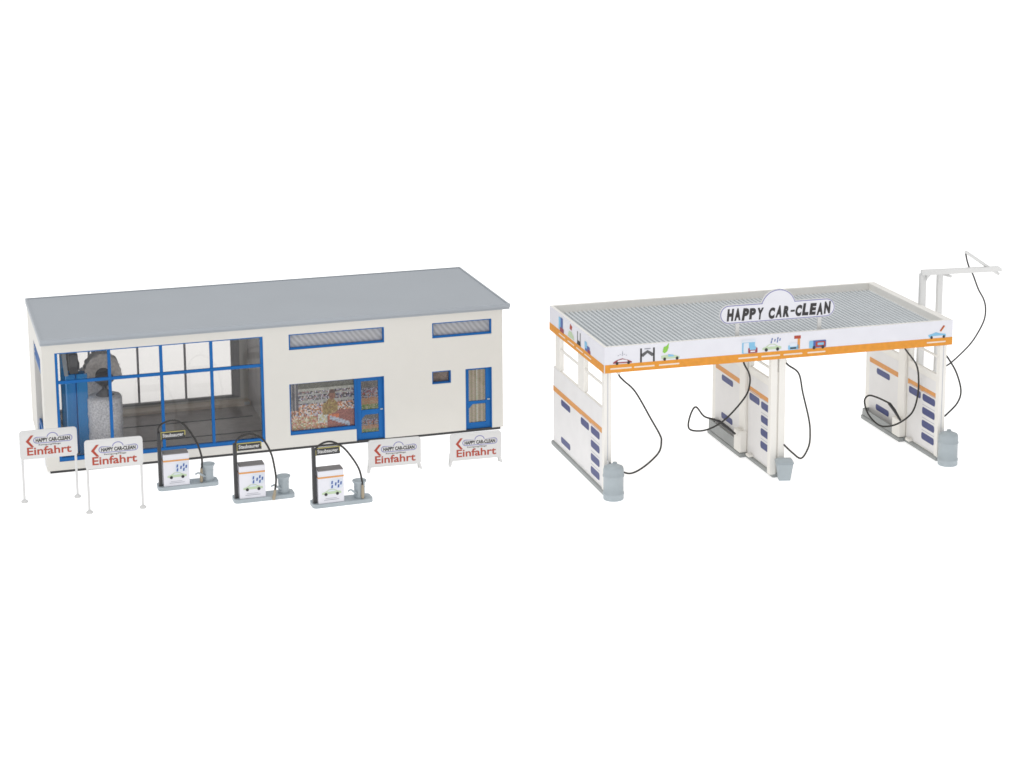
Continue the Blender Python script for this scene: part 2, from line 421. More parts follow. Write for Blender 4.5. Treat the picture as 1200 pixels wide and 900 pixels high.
# ---- wash machine inside the hall
wm = empty('wash_portal', 'blue wash machine with grey brushes standing inside the glazed hall', 'wash machine', pose_xy(BPOSE, 0, 0, .16), BPOSE[2])
def wp_box(*a, m=WBLUE, name='column', bev=.03):
    b = MB(); b.box(a[0], a[1], a[2], a[3], a[4] - .16, a[5] - .16, m); return b.build(name, wm, bev)
wp_box(1.64, 2.12, 2.0, 2.6, .16, 4.0); wp_box(1.18, 1.62, 2.25, 2.75, .16, 3.95)
wp_box(1.3, 1.95, 6.7, 7.2, .16, 4.0)
wp_box(1.25, 1.85, 2.62, 6.7, 4.02, 4.4, m=DGREY, name='top_beam')
wp_box(1.35, 1.75, 2.1, 2.6, 4.0, 4.9, m=DGREY, name='motor_box')
b = MB(); b.prism([(1.12, 3.9), (1.30, 3.9), (1.2, 5.0), (1.02, 5.0)], (0, 2.2, -.16), (1, 0, 0), (0, 0, 1), .1, GREY); b.build('side_bracket', wm, .01)
def bristle_brush(name, c, r, length, axis, BRUSH=BRUSH, n=2600):
    """a brush as a ragged solid: many thin bristle blades round a core"""
    b = MB(); rnd = random.Random(3)
    prof = [(r * .93, 0), (r * .97, length * .05)] + [(r * (.95 + .05 * rnd.random()), length * (.05 + .9 * k / 14)) for k in range(15)] + [(r * .9, length), (r * .6, length + .07), (.02, length + .1)]
    b.lathe(prof, c, BRUSH, 40, 'z' if axis == 'z' else 'y')
    for i in range(n):
        a = rnd.uniform(0, 2 * PI); h = rnd.uniform(0, length); l = r * rnd.uniform(1.0, 1.06); w = .03
        ca, sa = math.cos(a), math.sin(a); cb, sb = math.cos(a + .06), math.sin(a + .06)
        if axis == 'z':
            P = lambda q, x, y, hh: (c[0] + q * x, c[1] + q * y, c[2] + hh)
        else:
            P = lambda q, x, y, hh: (c[0] + q * x, c[1] + hh, c[2] + q * y)
        b.add([P(r * .9, ca, sa, h), P(r * .9, cb, sb, h), P(l, ca, sa, h + rnd.uniform(-.06, .06))], [(0, 1, 2)], BRUSH)
    return b.build(name, wm)
def fan_brush(name, c, rx, rz, length):
    """upper brush: a fan of bristles spreading from the hub"""
    b = MB(); rnd = random.Random(11); n = 34; a0, a1 = -.12, PI + .12
    pts = [(.12, -.05)] + [(rx * math.cos(a0 + (a1 - a0) * k / n) * rnd.uniform(.93, 1.02), rz * math.sin(a0 + (a1 - a0) * k / n) * rnd.uniform(.95, 1.02)) for k in range(n + 1)] + [(-.12, -.05)]
    b.prism(pts, (c[0], c[1], c[2]), (1, 0, 0), (0, 0, 1), length, BRUSH)
    for i in range(1500):
        a = rnd.uniform(a0, a1); q = rnd.uniform(.45, .9); l = q + rnd.uniform(.08, .2); y = c[1] - rnd.uniform(0, .08); da = .025
        b.add([(c[0] + rx * q * math.cos(a), y, c[2] + rz * q * math.sin(a)), (c[0] + rx * q * math.cos(a + da), y, c[2] + rz * q * math.sin(a + da)), (c[0] + rx * l * math.cos(a), y - .05, c[2] + rz * l * math.sin(a))], [(0, 1, 2)], BRUSH)
    return b.build(name, wm)
fan_brush('roof_brush', (2.84, 2.1, 3.72 - .16), .88, 1.12, .9)
bristle_brush('side_brush', (2.86, 2.0, .02), .80, 2.72, 'z', BRUSHL)
bristle_brush('side_brush', (2.86, 7.0, .02), .7, 2.72, 'z', BRUSHL)
b = MB(); b.lathe([(.42, 0), (.42, .05), (.10, .34), (.10, .44), (.34, .62), (.44, .72), (.40, .95), (.2, 1.1)], (2.86, 1.86, 2.76), DGREY); b.lathe([(.02, -.02), (.30, 0), (.36, .06), (.36, .2)], (2.84, 1.98, 3.66), DGREY, axis='y')
b.build('brush_hub', wm)
b = MB(); b.tube([(2.3, 2.4, 3.5), (2.92, 2.4, 3.62)], .08, DGREY); b.tube([(2.92, 2.3, 3.62), (2.92, 6.7, 3.62)], .1, DGREY); b.tube([(2.86, 7, 2.7), (2.86, 7, 3.9), (1.6, 6.9, 3.9)], .08, DGREY)
b.build('brush_arm', wm)

# ================================================================== ENTRANCE SIGNS
def badge(b, fr, x, y, w, line=LILAC, fill=None, tw=None, ink=INK, sc=1.0):
    """the rounded name plate with a hump in the middle"""
    h = w * .155; r = h / 2
    def outline(g):
        out = circ(x + w - r, y + r, r + g, n=8, a0=-PI / 2, a1=PI / 2)
        out += circ(x + w * .49, y + h - w * .02, w * .135 + g, w * .12 + g, n=12, a0=.12, a1=PI - .12)
        out += circ(x + r, y + r, r + g, n=8, a0=PI / 2, a1=1.5 * PI)
        return out
    b.flat(outline(w * .016), fr, line, .004); b.flat(outline(-w * .008), fr, fill or CARD, .007)
    b.text('HAPPY CAR-CLEAN', fr, w * .90, ink, height=h * .66, bold=.045, lift=.011, at=(x + w * .05, y + h * .18))

def entrance_sign(loc, rz, leg, label, splay=0.0):
    t = empty('entrance_sign', label, 'sign', loc, rz, 'Einfahrt entrance signs')
    w, h = 2.42, 1.27
    b = MB(); b.prism(rrect(0, w, leg, leg + h, .14, 5), (0, 0, 0), (1, 0, 0), (0, 0, 1), .1, WHITE)
    fr = ((0, -.001, leg), (1, 0, 0), (0, 0, 1))
    b.flat(rrect(.09, w - .09, .08, h - .08, .05), fr, SIGNC, .003)
    b.flat([(.26, .80), (.48, 1.06), (.60, 1.06), (.40, .80), (.60, .54), (.48, .54)][::-1], fr, RED, .008)
    badge(b, fr, .60, .70, 1.60, fill=SIGNC)
    b.text('Reinigung/Pflege', fr, .92, INK, height=.065, bold=.01, lift=.008, at=(.80, .58))
    b.text('Einfahrt', fr, 1.86, RED, height=.35, bold=.02, lift=.008, at=(.30, .18))
    b.build('sign_panel', t, .012)
    for s, x in ((-1, .09), (1, w - .09)):
        p = MB()
        if leg > 1:
            p.tube([(x, .05, 0.0), (x, .05, leg + .05)], .052, WHITE, 10)
            po = p.build('post', t)
            q = MB(); q.lathe([(.15, 0), (.15, .07), (.07, .13)], (x, .05, 0), WHITE, 12); q.build('foot', po)
        else:
            p.prism([(x - .05, leg + .05), (x + .05 * s - .05 + s * splay, 0), (x + .05 * s + .05 + s * splay, 0), (x + .06, leg + .05)], (0, .02, 0), (1, 0, 0), (0, 0, 1), .1, WHITE)
            p.prism([(x - .07 + s * splay, 0), (x + .07 + s * splay, 0), (x + .07, leg + .3), (x - .07, leg + .3)], (0, .2, 0), (1, 0, 0), (0, 0, 1), .1, WHITE)
            p.build('post', t, .01)
    return t
a = BPOSE[2]
entrance_sign(pose_xy(BPOSE, -1.36, -3.70), a - .02, 1.93, 'white Einfahrt sign on two long posts at the left corner of the hall')
entrance_sign(pose_xy(BPOSE, 1.15, -6.05), a - .03, 1.95, 'tall white Einfahrt sign nearest the front, between the hall corner and the leftmost vacuum cabinet')
entrance_sign(pose_xy(BPOSE, 13.72, -4.66), a - .05, .27, 'low short-legged Einfahrt sign standing before the shop door', .05)
entrance_sign(pose_xy(BPOSE, 17.46, -4.94), a - .045, .27, 'low short-legged Einfahrt sign before the right hand service door', .05)

# ================================================================== VACUUM STATIONS
def car_side(b, fr, x, y, w, body, glass=None, wheel=INK):
    h = w * .30
    b.flat([(x, y + h * .25), (x + w, y + h * .25), (x + w, y + h * .6), (x + w * .84, y + h * .72), (x + w * .62, y + h * 1.1), (x + w * .36, y + h * 1.1), (x + w * .16, y + h * .7), (x, y + h * .55)], fr, body, .005)
    if glass: b.flat([(x + w * .26, y + h * .72), (x + w * .74, y + h * .72), (x + w * .60, y + h * 1.0), (x + w * .38, y + h * 1.0)], fr, glass, .008)
    for c in (.2, .8): b.flat(circ(x + w * c, y + h * .25, w * .085, n=10), fr, wheel, .011)

def vacuum_station(loc, rz, hose, nozzle, label, binlabel, kind, binx):
    t = empty('vacuum_station', label, 'vacuum station', loc, rz, 'self service vacuum stations')
    b = MB(); b.prism(rrect(0, 2.65, 0, .82, .18, 5), (0, 0, .17), (1, 0, 0), (0, 1, 0), .17, GREY); b.build('base_plate', t, .025)
    c = MB(); c.box(.24, 1.37, .06, .66, .17, 1.62, CARD)
    fr = ((.24, .058, .17), (1, 0, 0), (0, 0, 1))
    c.flat([(0, 1.13), (1.13, 1.13), (1.13, 1.20), (0, 1.20)], fr, ORANGE2, .004)
    c.flat([(0, 1.13), (.6, 1.13), (.6, 1.20), (0, 1.20)], ((.238, .66, .17), (0, -1, 0), (0, 0, 1)), ORANGE2, .004)
    c.flat(rrect(.5, 1.08, .62, 1.06, .12), fr, MATS['pale_blue_print'], .003)
    for q, (dx, dy) in enumerate(((.6, .72), (.6, .90), (.76, .82), (.88, .72), (.88, .92), (.99, .84))):
        c.flat([(dx - .04, dy - .06), (dx + .03, dy - .06), (dx + .05, dy + .08), (dx - .02, dy + .08)], fr, MATS['deep_blue_print'], .007)
    car_side(c, fr, .16, .34, .84, PALEG, MATS['pale_blue_print'])
    c.flat([(.24, .14), (.9, .14), (.9, .16), (.24, .16)], fr, GREYINK, .005); c.flat([(.3, .21), (.8, .21), (.8, .225), (.3, .225)], fr, GREYINK, .005)
    co = c.build('cabinet', t, .018)
    k = MB(); k.box(.26, 1.35, .075, .645, 1.62, 1.67, TAUPE); k.build('lid', co, .015)
    p = MB(); p.box(.05, .2, .2, .42, .17, 2.62, BLACK); p.build('post', t, .02)
    s = MB(); s.box(.2, 1.28, .27, .35, 2.28, 2.62, BLACK)
    f2 = ((.2, .268, 2.28), (1, 0, 0), (0, 0, 1))
    for x0, x1, z0, z1 in ((.0, 1.08, .305, .34), (.0, .035, .0, .305), (1.045, 1.08, .12, .305)): s.flat([(x0, z0), (x1, z0), (x1, z1), (x0, z1)], f2, YELLOW, .004)
    s.text('Staubsauger', f2, .90, WHITE, height=.16, bold=.02, lift=.006, at=(.09, .10))
    s.build('name_board', t, .006)
    hm = MB(); hm.tube(spline(hose, 8), .045, HOSE, 8); ho = hm.build('suction_hose', t)
    nz = MB(); nz.tube(nozzle, [.05, .065, .075, .06], BRASS, 10); nz.build('nozzle', ho)
    # bucket-like bin on the plate
    bn = empty('waste_bin', binlabel, 'bin', Vector(loc) + Matrix.Rotation(rz, 3, 'Z') @ Vector((binx, .42, .17)), rz + .3, 'grey bins on the vacuum stations')
    q = MB(); q.lathe([(.24, 0), (.25, .05), (.235, .12), (.235, .4), (.25, .46), (.235, .5), (.25, .62), (.31, .72), (.31, .76), (.27, .76), (.22, .6), (.0, .55)], (0, 0, 0), GREY, 24, cap=False); q.build('bin_body', bn)
    q = MB(); q.tube(spline([(-.2, -.12, .22), (-.4, -.2, .36), (-.58, -.24, .50), (-.74, -.26, .47)], 5), [.05] * 8 + [.04] * 8, GREY, 8); q.build('spout', bn)
    return t
mat('pale_blue_print', (.66, .71, .79), .55); mat('deep_blue_print', (.06, .12, .36), .5)
st = lambda u, d: pose_xy(BPOSE, u, d)
y = .25
vacuum_station(st(4.42, -4.12), a + .012, [(.11, .32, 2.55), (.11, y, 2.8), (.3, y, 3.02), (.72, y, 3.12), (1.1, y, 2.98), (1.42, y, 2.62), (1.78, y, 1.95), (1.95, y, 1.35), (1.96, y, .95), (1.92, .2, .8)],
    [(1.92, .2, .8), (1.91, .19, .6), (1.90, .18, .35), (1.90, .17, .19)], 'leftmost vacuum cabinet with its black hose in a smooth high arch', 'grey bin on the base plate of the leftmost vacuum cabinet', 0, 2.24)
y = .0
vacuum_station(st(7.29, -6.86), a + .005, [(.11, .3, 2.5), (.2, .2, 2.78), (.42, .1, 3.0), (.62, .05, 3.07), (.86, y, 3.06), (1.3, y, 2.78), (1.62, -.05, 2.15), (1.75, -.08, 1.5), (1.8, -.1, .95), (1.74, -.12, .5)],
    [(1.74, -.12, .5), (1.72, -.13, .35), (1.68, -.14, .2), (1.66, -.15, .06)], 'middle vacuum cabinet, hose hanging down in front of its base plate', 'grey bin on the base plate of the middle vacuum cabinet', 1, 2.22)
y = .2
vacuum_station(st(10.37, -8.62), a + .03, [(.12, .3, 2.45), (.3, y, 2.72), (.6, y, 2.86), (.95, y, 2.84), (1.4, y, 2.55), (1.8, y, 2.02), (2.08, y, 1.5), (2.18, .15, 1.05), (2.2, .12, .8)],
    [(2.2, .12, .8), (2.2, .1, .6), (2.2, .1, .35), (2.2, .1, .2)], 'rightmost vacuum cabinet with a lower wider hose arch ending at its bin', 'grey bin on the base plate of the rightmost vacuum cabinet', 2, 2.14)

# ================================================================== WASH BAY
WPOSE = (1.2008, 84.680, .30407)
WW, WD, Z0, Z1 = 16.69, 8.18, 5.54, 6.71
bay = empty('wash_bay', 'open two lane wash bay, white and orange fascia round a ribbed grey roof', 'wash bay', pose_xy(WPOSE, 0, 0), WPOSE[2])
bay_xy = lambda u, d, z=0: pose_xy(WPOSE, u, d, z)
# fascia: four boards round the roof, print on the outside
PT = .15
b = MB()
b.box(0, WW, 0, PT, Z0, Z1, CREAM2); b.box(0, WW, WD - PT, WD, Z0, Z1, CREAM2)
b.box(0, PT, PT, WD - PT, Z0, Z1, CREAM2); b.box(WW - .38, WW, PT, WD - PT, Z0, Z1, CREAM2)
b.build('parapet', bay, .03)
OR = .37
FF = ((0, -.012, Z0), (1, 0, 0), (0, 0, 1)); FS = ((-.012, WD, Z0), (0, -1, 0), (0, 0, 1)); HH = Z1 - Z0
b = MB(); b.box(.0, WW, -.012, -.001, Z0 + .01, Z1 - .01, CARD)
b.flat([(0, 0), (WW, 0), (WW, OR), (0, OR)], FF, ORANGE, .004)
b.flat([(.0, .0), (.03, .0), (.03, OR), (.0, OR)], FF, CARD, .006)
L = .008
def icon(old, new, sx, sz):
    global FI
    FI = ((new - old * sx, -.012, Z0 + .40 - .40 * sz), (sx, 0, 0), (0, 0, sz))
mk = lambda pts, m, fr=None, l=L: b.flat(pts, fr or FI, m, l)
PADM = mat('pale_orange_print', (.80, .70, .60), .6)
def pad(x0, x1, zz=.15): b.flat(rrect(x0, x1, zz, zz + .065, .02, 2), FF, PADM, .006)
icon(1.0, .82, .71, .85)
# left group: car under spray, wash portal, green leaf car
mk([(.40, .47), (.62, .58), (1.0, .66), (1.4, .55), (1.62, .46), (1.62, .40), (.40, .41)], MAROON); mk([(.66, .48), (1.36, .47), (1.30, .56), (1.0, .61), (.72, .56)], CARD, l=.011)
for c in (.66, 1.40): mk(circ(c, .42, .09, n=10), INK, l=.013)
for q in range(5): mk([(.70 + q * .13, .80 + .05 * (q % 2)), (.78 + q * .13, .80 + .05 * (q % 2)), (.78 + q * .13, .83 + .05 * (q % 2)), (.70 + q * .13, .83 + .05 * (q % 2))], GREYINK)
mk([(.98, .86), (1.04, .86), (1.02, 1.04), (1.0, 1.04)], GREYINK)
pad(.27, 1.25)
icon(2.62, 1.97, .80, .93)
for x in (2.2, 2.94): mk([(x, .37), (x + .1, .37), (x + .1, 1.04), (x, 1.04)], INK)
mk([(2.3, .66), (2.36, .62), (2.62, .80), (2.88, .62), (2.94, .66), (2.94, .78), (2.62, .94), (2.3, .78)], DGREY)
mk(rrect(2.44, 2.8, .98, 1.03, .02, 2), GREYINK); pad(1.36, 2.30)
icon(4.03, 3.02, .74, .85)
mk([(3.55, .82), (3.62, 1.08), (3.78, 1.12), (3.95, 1.28), (3.92, 1.02), (3.84, .84), (3.68, .74)], GREENP)
mk([(3.45, .62), (4.0, .66), (4.3, .62), (4.62, .52), (4.62, .44), (3.5, .44)], PALEG); mk([(3.9, .55), (4.3, .55), (4.2, .64), (3.9, .68)], SKYP, l=.011)
for c in (3.68, 4.46): mk(circ(c, .44, .09, n=10), INK, l=.013)
pad(2.50, 3.45)
icon(6.5, 6.74, .72, .92)
mk(rrect(6.0, 6.85, .38, 1.02, .06), SKYP); mk(rrect(5.96, 6.9, .92, 1.06, .04), MATS['pale_blue_print'], l=.010); mk(rrect(6.1, 6.45, .4, .9, .04), MATS['pale_blue_print'], l=.010)
mk(rrect(6.4, 7.02, .38, .64, .05), MAROON, l=.012); mk(rrect(6.5, 6.92, .54, .70, .04), SKYP, l=.014); mk(rrect(6.55, 6.86, .43, .5, .02), CARD, l=.016)
pad(6.21, 7.14); icon(7.87, 7.80, .86, .92)
car_side(b, FI, 7.35, .40, 1.05, PALEG, CARD)
for q, (dx, dy) in enumerate(((7.82, .84), (7.86, .98), (8.02, .92), (8.16, .86), (8.18, 1.0), (8.3, .94))): mk([(dx - .03, dy - .06), (dx + .03, dy - .06), (dx + .06, dy + .06), (dx, dy + .06)], MATS['deep_blue_print'])
pad(7.31, 8.2); icon(9.22, 8.88, .75, .90)
mk(rrect(8.82, 9.5, .38, .62, .06), SKYP); mk(rrect(8.92, 9.4, .54, .74, .06), MATS['pale_blue_print'], l=.010); mk(rrect(8.95, 9.35, .42, .5, .02), INK, l=.012)
mk([(9.2, .92), (9.62, .92), (9.62, 1.08), (9.2, 1.08)], RED); mk([(9.42, .4), (9.58, .4), (9.58, .92), (9.42, .92)], ORANGE2)
pad(8.37, 9.27); icon(10.72, 10.0, .78, .95)
mk(rrect(10.2, 11.25, .38, .74, .06), MATS['deep_blue_print']); mk(rrect(10.2, 10.45, .38, .74, .05), SKYP, l=.010); mk(rrect(10.6, 11.2, .42, .68, .04), RED, l=.010); mk(rrect(10.72, 11.1, .5, .62, .02), SKYP, l=.013)
mk(circ(10.5, .40, .09, n=10), INK, l=.014); mk(circ(11.05, .40, .09, n=10), INK, l=.014)
pad(9.52, 10.39); icon(15.43, 15.9, .66, .74)
# right: blue convertible with a red brush
mk([(14.75, .58), (15.1, .66), (15.35, .74), (15.6, .66), (16.1, .58), (16.12, .42), (14.85, .42)], SKYP); mk(rrect(15.05, 15.9, .40, .50, .03), CARD, l=.010)
for c in (15.02, 15.95): mk(circ(c, .42, .10, n=10), INK, l=.013)
mk([(15.62, .80), (15.72, .76), (16.0, 1.10), (15.9, 1.14)], RED); mk([(15.70, .76), (15.74, .74), (16.04, 1.08), (16.0, 1.1)], ORANGE2, l=.010)
pad(15.4, 16.35)
b.build('front_fascia', bay)
b = MB(); b.box(-.012, -.001, 0, WD, Z0 + .01, Z1 - .01, CARD)
b.flat([(0, 0), (WD, 0), (WD, OR), (0, OR)], FS, ORANGE, .004)
mk(rrect(1.5, 2.15, .40, 1.0, .06), SKYP, FS); mk(rrect(1.8, 2.15, .40, 1.02, .04), MATS['deep_blue_print'], FS, .010); mk(rrect(1.7, 2.3, .34, .55, .04), MAROON, FS, .012)
mk([(2.9, .42), (3.9, .42), (3.8, .6), (3.5, .72), (3.1, .7)], PALEG, FS); mk([(3.2, .82), (3.5, .78), (3.6, .98), (3.3, 1.06)], RED, FS)
for x in (4.35, 4.75): mk([(x, .38), (x + .1, .38), (x + .1, .98), (x, .98)], DGREY, FS)
mk([(4.3, .38), (4.9, .38), (4.8, .58), (4.4, .58)], INK, FS)
mk(rrect(5.5, 6.2, .38, .66, .05), MATS['deep_blue_print'], FS); mk(rrect(5.45, 5.8, .5, .8, .05), SKYP, FS, .010); mk(rrect(5.9, 6.3, .36, .52, .03), MAROON, FS, .012)
for q in (1.5, 2.9, 4.2, 5.4): b.flat(rrect(q, q + 1.0, .15, .21, .02, 2), FS, PADM, .006)
b.build('side_fascia', bay)
# ribbed roof sheet
b = MB(); n = 74; x0, x1 = PT, WW - .38; step = (x1 - x0) / n; vs = []
for k in range(n):
    for f_, zz in ((0, 6.36), (.12, 6.22), (.42, 6.22), (.54, 6.36)): vs.append((x0 + (k + f_) * step, zz))
vs.append((x1, 6.36)); N = len(vs)
b.add([(x, PT, z) for x, z in vs] + [(x, WD - PT, z) for x, z in vs], [(i, i + 1, N + i + 1, N + i) for i in range(N - 1)], CORR)
b.box(x0, x1, PT, WD - PT, 6.12, 6.20, CREAM2)
b.build('roof', bay)
b = MB()
for d in (1.9, 5.9): b.box(PT, WW - PT, d, d + .25, 5.85, 6.12, CREAM2)
b.build('roof_beam', bay, .02)

def navy_label(b, fr, x, y, w=.0, h=.0, line=True):
    b.flat(rrect(x, x + w, y, y + h, .12, 4), fr, NAVY, .005)
    if line: b.flat([(x + .02, y + h + .09), (x + w, y + h + .09), (x + w, y + h + .125), (x + .02, y + h + .125)], fr, MATS['faint_grey_print'], .005)
mat('faint_grey_print', (.50, .51, .56), .6)
def partition(u, dz, inner, double):
    """side wall of the bay; printed face towards -u"""
    t = .14; zt = 3.84 + dz; s0 = 2.66 + dz
    b = MB(); b.box(u, u + t, .46, 7.9, .2, zt, CREAM2)
    b.build('wall_panel', bay, .015); wallp = bay.children[-1]
    # footing
    f = MB(); f.box(u - .10, u + .34, .12, 8.0, 0, .21, FOOT); f.build('footing', bay, .05)
    # posts above and in the plane of the panel
    def post(x0, x1, d0, d1, z0, z1):
        p = MB(); p.box(x0, x1, d0, d1, z0, z1, CREAM2); p.build('post', bay, .02)
    post(u + .002, u + .2, 6.85, 7.6, zt, 6.12); post(u + .002, u + .22, 3.15, 4.1, zt, 6.12)
    if double:
        post(u - .25, u + .06, .12, .42, .16, 6.12); post(u + .14, u + .46, .12, .42, .16, 6.12)
        pin = MB(); pin.box(u + .06, u + .14, .2, .34, .16, 4.9, CREAM2); pin.build('post_web', bay, .01)
    else:
        post(u - .05, u + .29, .12, .44, .16, 6.12)
        g = MB(); g.box(u + .10, u + .13, .11, .122, .2, 5.5, MATS['faint_grey_print']); g.build('post_groove', bay)
    for d0, d1 in ((4.1, 6.85), (.44, 3.15)):
        r = MB(); r.box(u + .03, u + .11, d0, d1, 4.80, 4.92, CREAM2); r.build('rail', bay, .02)
    fr = ((u - .006, 8.0, 0), (0, -1, 0), (0, 0, 1))          # x runs from the back to the front
    X = lambda d: 8.0 - d
    pl = MB()
    if not inner:
        pl.box(u - .006, u - .001, .48, 7.88, .24, zt - .01, CARDW)
        pl.flat([(X(7.9), s0), (X(.48), s0 + .03), (X(.48), s0 + .28), (X(7.9), s0 + .26)], fr, ORANGE2, .003)
    else:
        for d0, d1 in ((4.25, 7.45), (.5, 3.30)):
            pl.box(u - .006, u - .001, d0, d1, .24, zt - .35, CARDW)
            pl.flat([(X(d1), s0 + .02), (X(d0), s0 + .02), (X(d0), s0 + .27), (X(d1), s0 + .27)], fr, ORANGE2, .003)
    navy_label(pl, fr, X(6.65), 2.28 + dz, 1.45, .30, False); navy_label(pl, fr, X(6.65), .48 + dz * .9, 1.45, .30, False)
    if not inner or True: navy_label(pl, fr, X(3.6 if not inner else 3.18), 2.26 + dz * 1.05, 1.22, .34)
    for z in (2.28, 1.64, 1.02, .42): navy_label(pl, fr, X(2.12 if not inner else 1.78), z + dz * .95, 1.26, .34)
    pl.build('print_sheet', wallp)
    if inner:
        p = MB(); p.box(u - .14, u, 3.40, 4.10, .21, 6.12, CREAM2); p.build('pillar', bay, .03)
        tr = MB()                                              # tray that holds the lance
        h0, h1 = .21, .46 + dz * .5
        tr.box(u - .36, u - .31, 4.14, 7.4, h0, h1, FOOT); tr.box(u - .31, u - .03, 7.34, 7.4, h0, h1, FOOT); tr.box(u - .31, u - .03, 4.14, 7.34, h0, h0 + .10, FOOT)
        tr.build('lance_tray', bay, .015)
        f = MB(); f.box(u - .40, u - .102, 3.3, 7.5, 0, .205, FOOT); f.build('tray_base', bay, .04)
        hb = MB(); hb.box(u - .38, u - .008, 3.36, 4.13, .21, .98 + dz * .5, CREAM2); hb.build('lance_holder', bay, .05)
        st_ = MB(); st_.box(u - .24, u - .008, 2.6, 3.0, .215, .33, CREAM2); st_.build('kerb_stop', bay, .03)
partition(.09, 0, False, False)
partition(8.10, .55, True, True)
partition(16.22, .2, True, False)

# ---- roof sign HAPPY CAR-CLEAN
rs = empty('roof_sign', 'white roof sign reading HAPPY CAR-CLEAN with a round hump, above the wash bay fascia', 'sign', bay_xy(5.44, .32, 6.36), WPOSE[2])
def sign_outline(g):
    x0, x1, z0, z1 = 0 + g, 5.52 - g, .86 + g, 1.72 - g; r = (z1 - z0) / 2
    out = circ(x1 - r, z0 + r, r, n=12, a0=-PI / 2, a1=PI / 2)
    R = .86 - g; cx, cz = 2.78, 1.44
    a_ = math.asin(min(1, (z1 - cz) / R))
    out += circ(cx, cz, R, n=22, a0=a_, a1=PI - a_)
    out += circ(x0 + r, z0 + r, r, n=12, a0=PI / 2, a1=1.5 * PI)
    return out
b = MB(); b.prism(sign_outline(0), (0, 0, 0), (1, 0, 0), (0, 0, 1), .09, WHITE)
fr = ((0, -.001, 0), (1, 0, 0), (0, 0, 1))
b.flat(sign_outline(.025), fr, LILAC, .004); b.flat(sign_outline(.062), fr, CARD, .007)
rnd = random.Random(5); x = .33; word = 'HAPPY CAR-CLEAN'
wid = {'-': .22, ' ': .20}
for ch in word:
    w_ = wid.get(ch, .352)
    if ch == ' ': x += w_; continue
    ang = rnd.uniform(-.06, .06); ex = (math.cos(ang), 0, math.sin(ang)); ey = (-math.sin(ang) + .10, 0, math.cos(ang))
    o_ = (x, -.001, 1.02 + rnd.uniform(-.02, .03))
    if ch == '-': b.flat([(0, .2), (.2, .2), (.2, .29), (0, .29)], (o_, ex, ey), INK, .011)
    else: b.text(ch, (o_, ex, ey), .30, INK, height=.49 + rnd.uniform(-.03, .03), bold=.068, lift=.011)
    x += w_
b.build('sign_board', rs, .01)
for x in (.86, 4.80):
    p = MB(); p.box(x - .09, x + .09, .03, .12, 0, .90, WHITE); p.build('post', rs, .01)

# ---- grey barrels and bin by the front posts
def barrel(u, d, label):
    t = empty('water_barrel', label, 'barrel', bay_xy(u, d), WPOSE[2], 'grey ribbed barrels')
    b = MB(); r = .45
    b.lathe([(r * .96, 0), (r, .04), (r, .20), (r * 1.045, .23), (r * 1.045, .30), (r * .98, .33), (r * .98, 1.0), (r * 1.045, 1.03), (r * 1.045, 1.10), (r, 1.13), (r, 1.34), (r * .92, 1.46), (r * .55, 1.53), (.0, 1.55)], (0, 0, 0), GREY, 36, cap=False)
    b.build('barrel_body', t)
    b = MB(); b.lathe([(.1, 0), (.1, .12), (0, .13)], (.12, .18, 1.47), GREY, 12, cap=False); b.build('stopper', t)
    b = MB(); b.tube([(-.12, .34, 1.2), (-.12, .36, 1.62)], .05, WHITE, 8); b.build('hose_holder', t)
barrel(.30, -.42, 'grey ribbed barrel at the front left post of the wash bay')
barrel(16.45, -.42, 'grey ribbed barrel at the front right post of the wash bay')
t = empty('waste_bin', 'light grey tapered square bin at the middle post of the wash bay', 'bin', bay_xy(8.42, -.22), WPOSE[2] - .25)
b = MB()
def frus(b, w0, d0, w1, d1, z0, z1, m): b.add([(-w0, -d0, z0), (w0, -d0, z0), (w0, d0, z0), (-w0, d0, z0), (-w1, -d1, z1), (w1, -d1, z1), (w1, d1, z1), (-w1, d1, z1)], [(3, 2, 1, 0), (4, 5, 6, 7), (0, 1, 5, 4), (1, 2, 6, 5), (2, 3, 7, 6), (3, 0, 4, 7)], m)
frus(b, .26, .2, .38, .27, 0, .80, GREY); b.build('bin_body', t, .03)
b = MB(); frus(b, .40, .29, .40, .29, .80, .86, GREY); frus(b, .40, .29, .30, .12, .86, .99, GREY); b.build('lid', t, .02)

# ---- hoses
def hose(name, pts, r, label, lance=None, nozzle=None, n=6, group='black high pressure hoses'):
    o0 = pts[0]
    t = empty(name, label, 'hose', bay_xy(*o0), WPOSE[2], group)
    rel = lambda q: (q[0] - o0[0], q[1] - o0[1], q[2] - o0[2])
    b = MB(); b.tube(spline([rel(q) for q in pts], n), r, HOSE, 8); b.build('hose_line', t)
    if lance:
        b = MB(); b.tube([rel(q) for q in lance], [r * .9, r * 1.9, r * 1.9, r * 1.4, r * 1.2][:len(lance)], BLACK, 10); b.build('lance', t)
    if nozzle:
        b = MB(); b.tube([rel(q) for q in nozzle], [r * 2.2] * len(nozzle), CREAM2 if len(nozzle) == 2 else GREY, 10); b.build('connector', t)
R = .042
hose('wash_hose', [(.76, .35, 5.56), (.8, .35, 5.3), (.99, .28, 5.07), (1.51, .21, 4.53), (2.21, .14, 3.27), (2.59, .07, 2.56), (2.65, 0, 2.26), (2.5, -.07, 1.77), (1.85, -.14, 1.25), (1.2, -.21, 1.0), (.7, -.22, 1.16), (.22, -.02, 1.52)], R,
     'black hose looping from the fascia down to the left barrel', nozzle=[(.72, .35, 5.62), (.78, .35, 5.38)])
